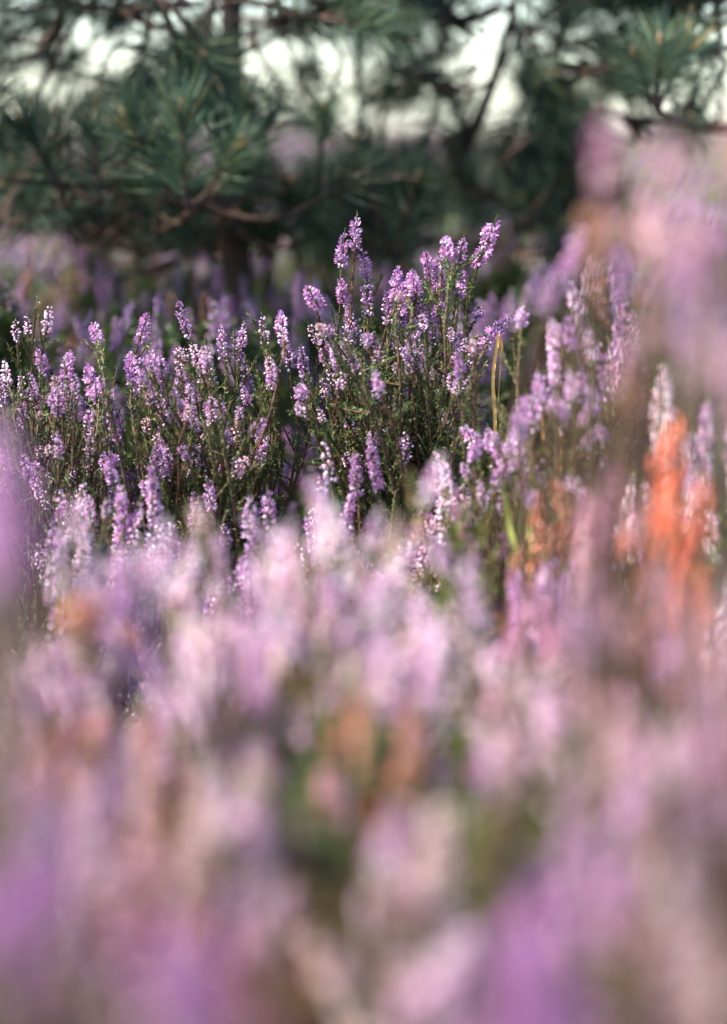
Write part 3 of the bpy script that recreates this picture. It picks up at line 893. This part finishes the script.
def tuft_mesh(name, length, n, dead=0.03):
    """a shoot along +z dressed with needle pairs, bud scales at its tip"""
    mb = MB()
    nv = np.array([(-0.5, 0, 0), (0, 0.35, 0), (0.5, 0, 0), (-0.42, 0, 0.6), (0, 0.3, 0.6), (0.42, 0, 0.6), (0, 0.1, 1)])
    nq = [(0, 1, 4, 3), (1, 2, 5, 4)]; ntr = [(3, 4, 6), (4, 5, 6)]
    t = rng.beta(1.5, 0.9, n)
    a = rng.uniform(0, 6.28, n)
    el = 0.35 + 0.75 * t ** 2 + rng.normal(0, 0.16, n)
    d = np.stack([np.cos(a) * np.cos(el), np.sin(a) * np.cos(el), np.sin(el)], 1)
    T = np.stack([np.cos(a) * 0.002, np.sin(a) * 0.002, t * length], 1)
    L = rng.uniform(0.036, 0.056, n)
    R = frames(d, rng.uniform(0, 6.28, n))
    R = R * np.stack([np.full(n, 0.0011), np.full(n, 0.0011), L], 1)[:, None, :]
    cols = pick(NEEDLE_COLS, n, 0.2)
    dd = rng.random(n) < dead
    cols[dd] = np.array((0.20, 0.13, 0.045))
    mb.add_many(nv, ntr, nq, R, T, cols, 0)
    mb.tube([(0, 0, -0.004), (0, 0, length * 0.5), (0, 0, length)], [0.003, 0.0026, 0.0022], 6, (0.16, 0.09, 0.04), 1)
    mb.tube([(0, 0, length), (0, 0, length + 0.006), (0, 0, length + 0.014)], [0.0022, 0.0032, 0.0012], 6, (0.11, 0.075, 0.035), 0)
    return mb.mesh(name, [M_NEEDLE, M_PINEBARK])


TUFTS = [tuft_mesh('needle tuft', l, n, dd) for l, n, dd in ((0.05, 150, 0.01), (0.065, 185, 0.02), (0.08, 210, 0.01), (0.07, 170, 0.04), (0.055, 160, 0.0))]


def pine(label, trunk, limbs, tufts, tint=(1, 1, 1), r0=0.02):
    base = Vector(trunk[0])
    root = thing('pine_tree', base, label, 'pine tree', 'young pines')
    Bv = np.array(base)
    tr = spline([np.array(p) - Bv for p in trunk], 6)
    mb = MB(); mb.tube(tr, np.linspace(r0, r0 * 0.3, len(tr)), 9)
    link('trunk', mb.mesh('trunk', [M_PINEBARK]), root)
    lim = []
    for ctrl, r in limbs:
        c = [np.array(p) - Bv for p in ctrl]
        k = np.argmin(np.linalg.norm(tr - c[0], axis=1))
        c = [tr[k]] + c[1:] if np.linalg.norm(tr[k] - c[0]) < 0.15 else [tr[k]] + c
        pts = spline(c, 7)
        mb = MB(); mb.tube(pts, np.linspace(r, r * 0.35, len(pts)), 7)
        lim.append((pts, mb))
    allp = [(tr, None)] + lim
    rest = bmesh.new()
    k = 0
    for pos, dr, s, tn in tufts:
        p = np.array(pos) - Bv
        # the nearest place on a limb carries the twig
        best = None
        for pts, m in lim:
            dist = np.linalg.norm(pts - p, axis=1) + 0.25 * np.maximum(0, (pts - p) @ np.array(dr) / np.linalg.norm(dr))
            i = int(np.argmin(dist))
            if best is None or dist[i] < best[0]:
                best = (dist[i], pts[i], m)
        d = np.array(dr) / np.linalg.norm(dr)
        L = np.linalg.norm(p - best[1])
        best[2].tube(bez(best[1], p - d * L * 0.45, p, 6), np.linspace(0.0042, 0.0026, 6), 5)
        me = TUFTS[int(rng.integers(0, len(TUFTS)))]
        k += 1
        M = Matrix((frames(d[None], np.array([rng.uniform(0, 6.28)]))[0] * s).tolist()).to_4x4()
        M.translation = Vector(p)
        if k > 100:
            n0 = len(rest.verts)
            rest.from_mesh(me)
            rest.verts.ensure_lookup_table()
            bmesh.ops.transform(rest, matrix=M, verts=rest.verts[n0:])
            continue
        o = link('needle_tuft', me, root)
        o.matrix_local = M
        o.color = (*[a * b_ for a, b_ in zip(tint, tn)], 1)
    if k > 100:
        me = bpy.data.meshes.new('upper needles'); rest.to_mesh(me)
        for m_ in (M_NEEDLE, M_PINEBARK):
            me.materials.append(m_)
        tag(link('needles', me, root), kind='stuff')
    rest.free()
    for pts, m in lim:
        link('branch', m.mesh('branch', [M_PINEBARK]), root)
    return root


def idir(ang, toward=0.0):
    """direction in the picture plane (degrees, 90 is up), leaning toward the camera"""
    a = math.radians(ang)
    v = RIGHT * math.cos(a) + UP * math.sin(a) - FWD * toward
    return tuple(v)


ONE = (1, 1, 1)
NEARER = 0.0
def T(px, py, ang, s, d, tn=ONE, tw=None):
    d = d - NEARER
    return (tuple(P(px, py, d)), idir(ang, rng.uniform(-0.3, 0.6) if tw is None else tw), s, tn)


def scatter(n, x0, y0, x1, y1, dmin, dmax, amin, amax, smin=0.8, smax=1.1):
    return [T(rng.uniform(x0, x1), rng.uniform(y0, y1), rng.uniform(amin, amax), rng.uniform(smin, smax), rng.uniform(dmin, dmax)) for _ in range(n)]


LIT_TINT = (1.8, 1.75, 1.6)  # sunlit look painted into the needle colour of chosen tufts


def crown(n, trunk_x, d, r, z0=-150, z1=-900):
    """boughs' tips above the picture: n shoots round the stem, narrowing upward"""
    out = []
    for _ in range(n):
        u = rng.random() ** 1.3
        y = z0 + (z1 - z0) * u
        a = rng.uniform(0, 6.28); q = r * (1 - 0.75 * u) * math.sqrt(rng.uniform(0.15, 1))
        c = P(trunk_x, y, d) + Vector((math.cos(a) * q, math.sin(a) * q, 0))
        out.append((tuple(c), (math.cos(a) * 0.8, math.sin(a) * 0.8, rng.uniform(0.1, 0.8)), rng.uniform(0.9, 1.3), ONE))
    return out


def crown_limbs(trunk_x, d, r, n=9, z0=-110, z1=-800):
    out = []
    for i in range(n):
        u = i / n
        y = z0 + (z1 - z0) * u
        a = i * 2.4
        q = r * (1 - 0.7 * u)
        b = P(trunk_x, y + 30, d)
        v = Vector((math.cos(a) * q, math.sin(a) * q, 0))
        out.append(([b, b + v * 0.5 + Vector((0, 0, 0.02)), b + v * 0.9 + Vector((0, 0, 0.06))], 0.007 - 0.004 * u))
    return out


NEARER = 0.5
dA = 3.08
tA = [GP(238, dA), P(236, 300, dA), P(233, 150, dA), P(231, 40, dA), P(236, -120, dA), P(240, -420, dA), P(238, -900, dA)]
limA = [([P(235, 190, dA), P(150, 178, dA - .2), P(70, 185, dA - .35), P(-20, 175, dA - .4)], 0.006),
        ([P(233, 60, dA), P(190, 80, dA - .1), P(140, 108, dA - .2), P(95, 135, dA - .25), P(40, 130, dA - .2)], 0.006),
        ([P(234, 170, dA), P(300, 180, dA - .15), P(360, 175, dA - .25), P(420, 180, dA - .3)], 0.006),
        ([P(236, 225, dA), P(290, 225, dA + .1), P(370, 230, dA + .15), P(430, 225, dA + .1)], 0.006),
        ([P(232, 10, dA), P(290, 22, dA - .2), P(350, 12, dA - .3), P(385, 0, dA - .3)], 0.004),
        ([P(232, 0, dA), P(150, 12, dA - .2), P(60, 8, dA - .25), P(-30, 15, dA - .3)], 0.004),
        ([P(235, 200, dA), P(215, 203, dA - .25), P(190, 205, dA - .45)], 0.005)] + crown_limbs(237, dA, 0.55)
fA = [T(186, 198, 92, 1.15, 3.1, LIT_TINT, 0.25), T(172, 196, 120, 1.0, 3.12, LIT_TINT, 0.2), T(208, 192, 58, 1.0, 3.15, LIT_TINT, 0.2), T(228, 170, 70, 1.0, 3.2), T(100, 195, 100, 1.1, 3.2, ONE), T(60, 188, 120, 1.05, 3.2),
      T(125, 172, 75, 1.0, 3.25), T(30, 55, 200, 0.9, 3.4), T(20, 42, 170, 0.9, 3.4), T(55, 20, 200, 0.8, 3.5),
      T(172, 28, 285, 1.15, 3.2, LIT_TINT), T(190, 32, 300, 1.15, 3.2, LIT_TINT), T(207, 30, 270, 1.05, 3.25), T(150, 22, 260, 1.0, 3.3), T(165, 15, 120, 1.0, 3.3), T(165, 112, 200, .8, 3.3, ONE),
      T(130, 8, 150, 1.0, 3.3), T(90, 6, 170, 1.0, 3.3), T(270, 8, 40, 1.0, 3.3), T(300, 22, 20, 1.0, 3.3), T(328, 20, 345, 1.05, 3.25, LIT_TINT), T(345, 22, 345, 1.0, 3.25), T(315, 12, 20, 1.0, 3.3),
      T(285, 14, 350, .9, 3.3), T(255, 186, 80, .9, 3.3), T(318, 186, 85, .9, 3.3, LIT_TINT), T(205, 85, 230, 1.0, 3.3), T(190, 95, 250, .9, 3.3), T(215, 110, 100, 1.0, 3.3), T(230, 100, 120, .95, 3.3), T(120, 140, 60, 0.95, 3.3)]
fA += scatter(24, 0, 192, 235, 245, 3.2, 3.9, 20, 160)
fA += scatter(12, 60, 215, 300, 262, 3.3, 3.9, 0, 180)
fA += scatter(24, 240, 202, 420, 272, 3.2, 3.9, 10, 170)
fA += scatter(6, 110, -25, 230, 2, 3.2, 3.7, 0, 360)
fA += [T(88, 75, 160, .7, 3.5), T(52, 92, 60, .7, 3.5), T(105, 60, 250, .7, 3.5), T(300, 100, 80, .7, 3.6), T(262, 60, 300, .7, 3.5), T(340, 70, 250, .75, 3.5), T(310, 48, 280, .7, 3.6), T(360, 95, 90, .75, 3.7)]
fA += crown(110, 237, dA, 0.6)
pine('young pine with a thin upright trunk and drooping boughs, left of centre behind the heather', tA, limA, fA)

NEARER = 0.28
dB = 3.4
tB = [GP(352, dB), P(372, 330, dB), P(402, 246, dB), P(440, 190, dB - .05), P(466, 146, dB - .08), P(488, 95, dB - .1), P(502, 50, dB - .1), P(520, -40, dB - .05), P(530, -300, dB), P(535, -700, dB)]
limB = [([P(466, 146, dB), P(446, 140, dB - .1), P(428, 160, dB - .15), P(412, 200, dB - .2)], 0.006),
        ([P(480, 118, dB), P(450, 100, dB - .1), P(420, 80, dB - .2), P(385, 70, dB - .25)], 0.006),
        ([P(495, 75, dB), P(540, 85, dB - .1), P(590, 75, dB - .2), P(640, 50, dB - .25)], 0.006),
        ([P(452, 170, dB), P(500, 195, dB - .1), P(560, 205, dB - .2), P(605, 200, dB - .2)], 0.007),
        ([P(415, 230, dB), P(470, 245, dB + .1), P(540, 250, dB + .1), P(590, 240, dB + .1)], 0.007),
        ([P(504, 40, dB), P(470, 20, dB - .1), P(430, 18, dB - .2)], 0.006),
        ([P(508, 20, dB), P(545, 20, dB - .1), P(600, 20, dB - .2)], 0.006)] + crown_limbs(528, dB, 0.5)
fB = [T(425, 45, 120, .95, 3.4), T(440, 75, 200, .95, 3.4), T(450, 92, 190, 1.0, 3.4, LIT_TINT), T(415, 90, 190, .9, 3.4), T(440, 100, 250, .95, 3.4), T(530, 40, 280, 1.0, 3.4, LIT_TINT), T(545, 62, 60, 1.0, 3.4),
      T(525, 95, 250, 1.0, 3.4), T(560, 82, 300, 1.0, 3.4), T(575, 70, 330, 1.0, 3.4), T(552, 100, 270, 1.0, 3.4, LIT_TINT), T(470, 20, 160, .9, 3.45), T(435, 20, 180, .9, 3.4), T(440, 12, 130, .9, 3.4), T(535, 120, 260, 1.0, 3.4), T(600, 70, 10, .95, 3.35),
      T(540, 25, 40, 1.0, 3.4), T(580, 40, 340, .95, 3.4), T(468, 45, 200, .85, 3.5), T(476, 70, 230, .8, 3.5), T(485, 28, 130, .85, 3.5), T(500, 70, 60, .85, 3.45), T(475, 95, 250, .75, 3.6), T(405, 150, 200, .9, 3.4)]
fB += scatter(14, 500, 190, 610, 270, 3.25, 3.9, 20, 160)
fB += scatter(12, 510, 130, 590, 210, 3.3, 3.8, 0, 180)
fB += scatter(8, 350, 225, 420, 275, 3.3, 3.9, 20, 160)
fB += scatter(3, 500, -20, 560, 5, 3.3, 3.6, 0, 360)
fB += scatter(3, 400, -25, 500, -8, 3.3, 3.6, 0, 360)
fB += scatter(10, 420, 195, 540, 262, 3.9, 4.2, 20, 160)
fB += crown(80, 528, dB, 0.55)
pine('young pine with a slanting curved stem, right of centre behind the tallest heather', tB, limB, fB, r0=0.012)

NEARER = 0.0
dC = 3.0
tC = [GP(790, dC), P(785, 300, dC), P(780, 100, dC), P(785, -100, dC), P(790, -600, dC)]
limC = [([P(782, 130, dC), P(730, 130, dC - .2), P(690, 125, dC - .24), P(658, 110, dC - .33)], 0.006),
        ([P(782, 60, dC), P(740, 50, dC - .1), P(690, 45, dC - .2), P(640, 20, dC - .2)], 0.006),
        ([P(783, 130, dC), P(720, 125, dC + .1), P(650, 120, dC + .2), P(595, 110, dC + .2)], 0.006),
        ([P(783, 0, dC), P(720, 0, dC - .1), P(650, -10, dC - .2), P(590, 5, dC - .2)], 0.006)]
PALEN = (3.6, 3.0, 2.9)  # paleness of the blurred veil in front, painted into the needle colour
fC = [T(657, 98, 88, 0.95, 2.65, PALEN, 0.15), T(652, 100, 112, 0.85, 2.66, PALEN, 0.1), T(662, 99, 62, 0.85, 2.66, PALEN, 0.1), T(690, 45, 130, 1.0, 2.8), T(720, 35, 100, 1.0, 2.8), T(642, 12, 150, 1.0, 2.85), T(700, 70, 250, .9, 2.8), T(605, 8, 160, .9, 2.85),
      T(670, 20, 90, 1.0, 2.85), T(725, 70, 240, .9, 2.8), T(655, 0, 180, .9, 2.8)]
fC += scatter(10, 600, 75, 740, 135, 3.1, 3.5, 30, 200)
fC += scatter(14, 620, -30, 740, 45, 2.75, 3.1, 30, 210)
pine('pine at the right edge reaching into the picture with a pale upright shoot', tC, limC, fC)

dD = 3.3  # pine added beyond the left edge so its tall crown shades the heath
tD = [GP(-210, dD), P(-206, 300, dD), P(-200, 100, dD), P(-204, -100, dD), P(-200, -800, dD), P(-200, -1200, dD)]
limD = [([P(-204, 110, dD), P(-120, 90, dD - .1), P(-40, 75, dD - .15), P(15, 72, dD - .15)], 0.007),
        ([P(-204, 30, dD), P(-120, 10, dD - .1), P(-40, 0, dD - .15), P(30, 10, dD - .15)], 0.007),
        ([P(-204, 190, dD), P(-120, 190, dD - .2), P(-30, 185, dD - .3), P(10, 180, dD - .3)], 0.007)] + crown_limbs(-202, dD, 0.75, 14, 200, -1100)
fD = [T(8, 70, 20, .9, 3.15), T(-15, 62, 60, .95, 3.15), T(-10, 85, 330, .9, 3.15), T(20, 15, 20, .95, 3.15), T(0, 5, 60, .95, 3.15), T(5, 182, 60, 1.0, 3.0), T(-20, 175, 90, 1.0, 3.0)]
fD += crown(150, -202, dD, 0.85, 150, -1150)
pine('added shading pine past the left edge with a few needle boughs reaching into the picture', tD, limD, fD, r0=0.028)

# ------------------------------------------------------------------ light
SUN_EL, SUN_AZ = math.radians(50), math.radians(-95)   # azimuth from the view direction, negative to the left
sd = Vector((math.sin(SUN_AZ) * math.cos(SUN_EL), math.cos(SUN_AZ) * math.cos(SUN_EL), math.sin(SUN_EL)))
ld = bpy.data.lights.new('sun', 'SUN'); ld.energy = 5.0; ld.angle = math.radians(0.6); ld.color = (1.0, 0.95, 0.88)
sun = bpy.data.objects.new('sun', ld); COL.objects.link(sun)
sun.rotation_euler = sd.to_track_quat('Z', 'Y').to_euler()
sun.location = (0, 0, 5)
w = bpy.data.worlds.new('World'); S.world = w; w.use_nodes = True
nt = w.node_tree
sky = nt.nodes.new('ShaderNodeTexSky'); sky.sky_type = 'NISHITA'; sky.sun_disc = False
sky.sun_elevation = SUN_EL; sky.sun_rotation = SUN_AZ
sky.air_density = 1.0; sky.dust_density = 0.6; sky.ozone_density = 1.6
bg = nt.nodes['Background']; bg.inputs[1].default_value = 0.15
cool = nt.nodes.new('ShaderNodeMixRGB'); cool.blend_type = 'MULTIPLY'; cool.inputs[0].default_value = 1.0
cool.inputs[2].default_value = (0.93, 1.0, 1.07, 1)
nt.links.new(sky.outputs[0], cool.inputs[1]); nt.links.new(cool.outputs[0], bg.inputs[0])

# ------------------------------------------------------------------ render settings
S.view_settings.view_transform = 'Standard'
S.view_settings.look = 'None'
S.view_settings.exposure = 1.65
S.view_settings.gamma = 1.0
S.view_settings.use_curve_mapping = False
S.cycles.use_denoising = True
try:
    S.cycles.denoiser = 'OPENIMAGEDENOISE'
except Exception:
    pass
S.cycles.max_bounces = 6
S.cycles.diffuse_bounces = 3
S.cycles.transmission_bounces = 3
S.cycles.glossy_bounces = 2
S.cycles.use_adaptive_sampling = False
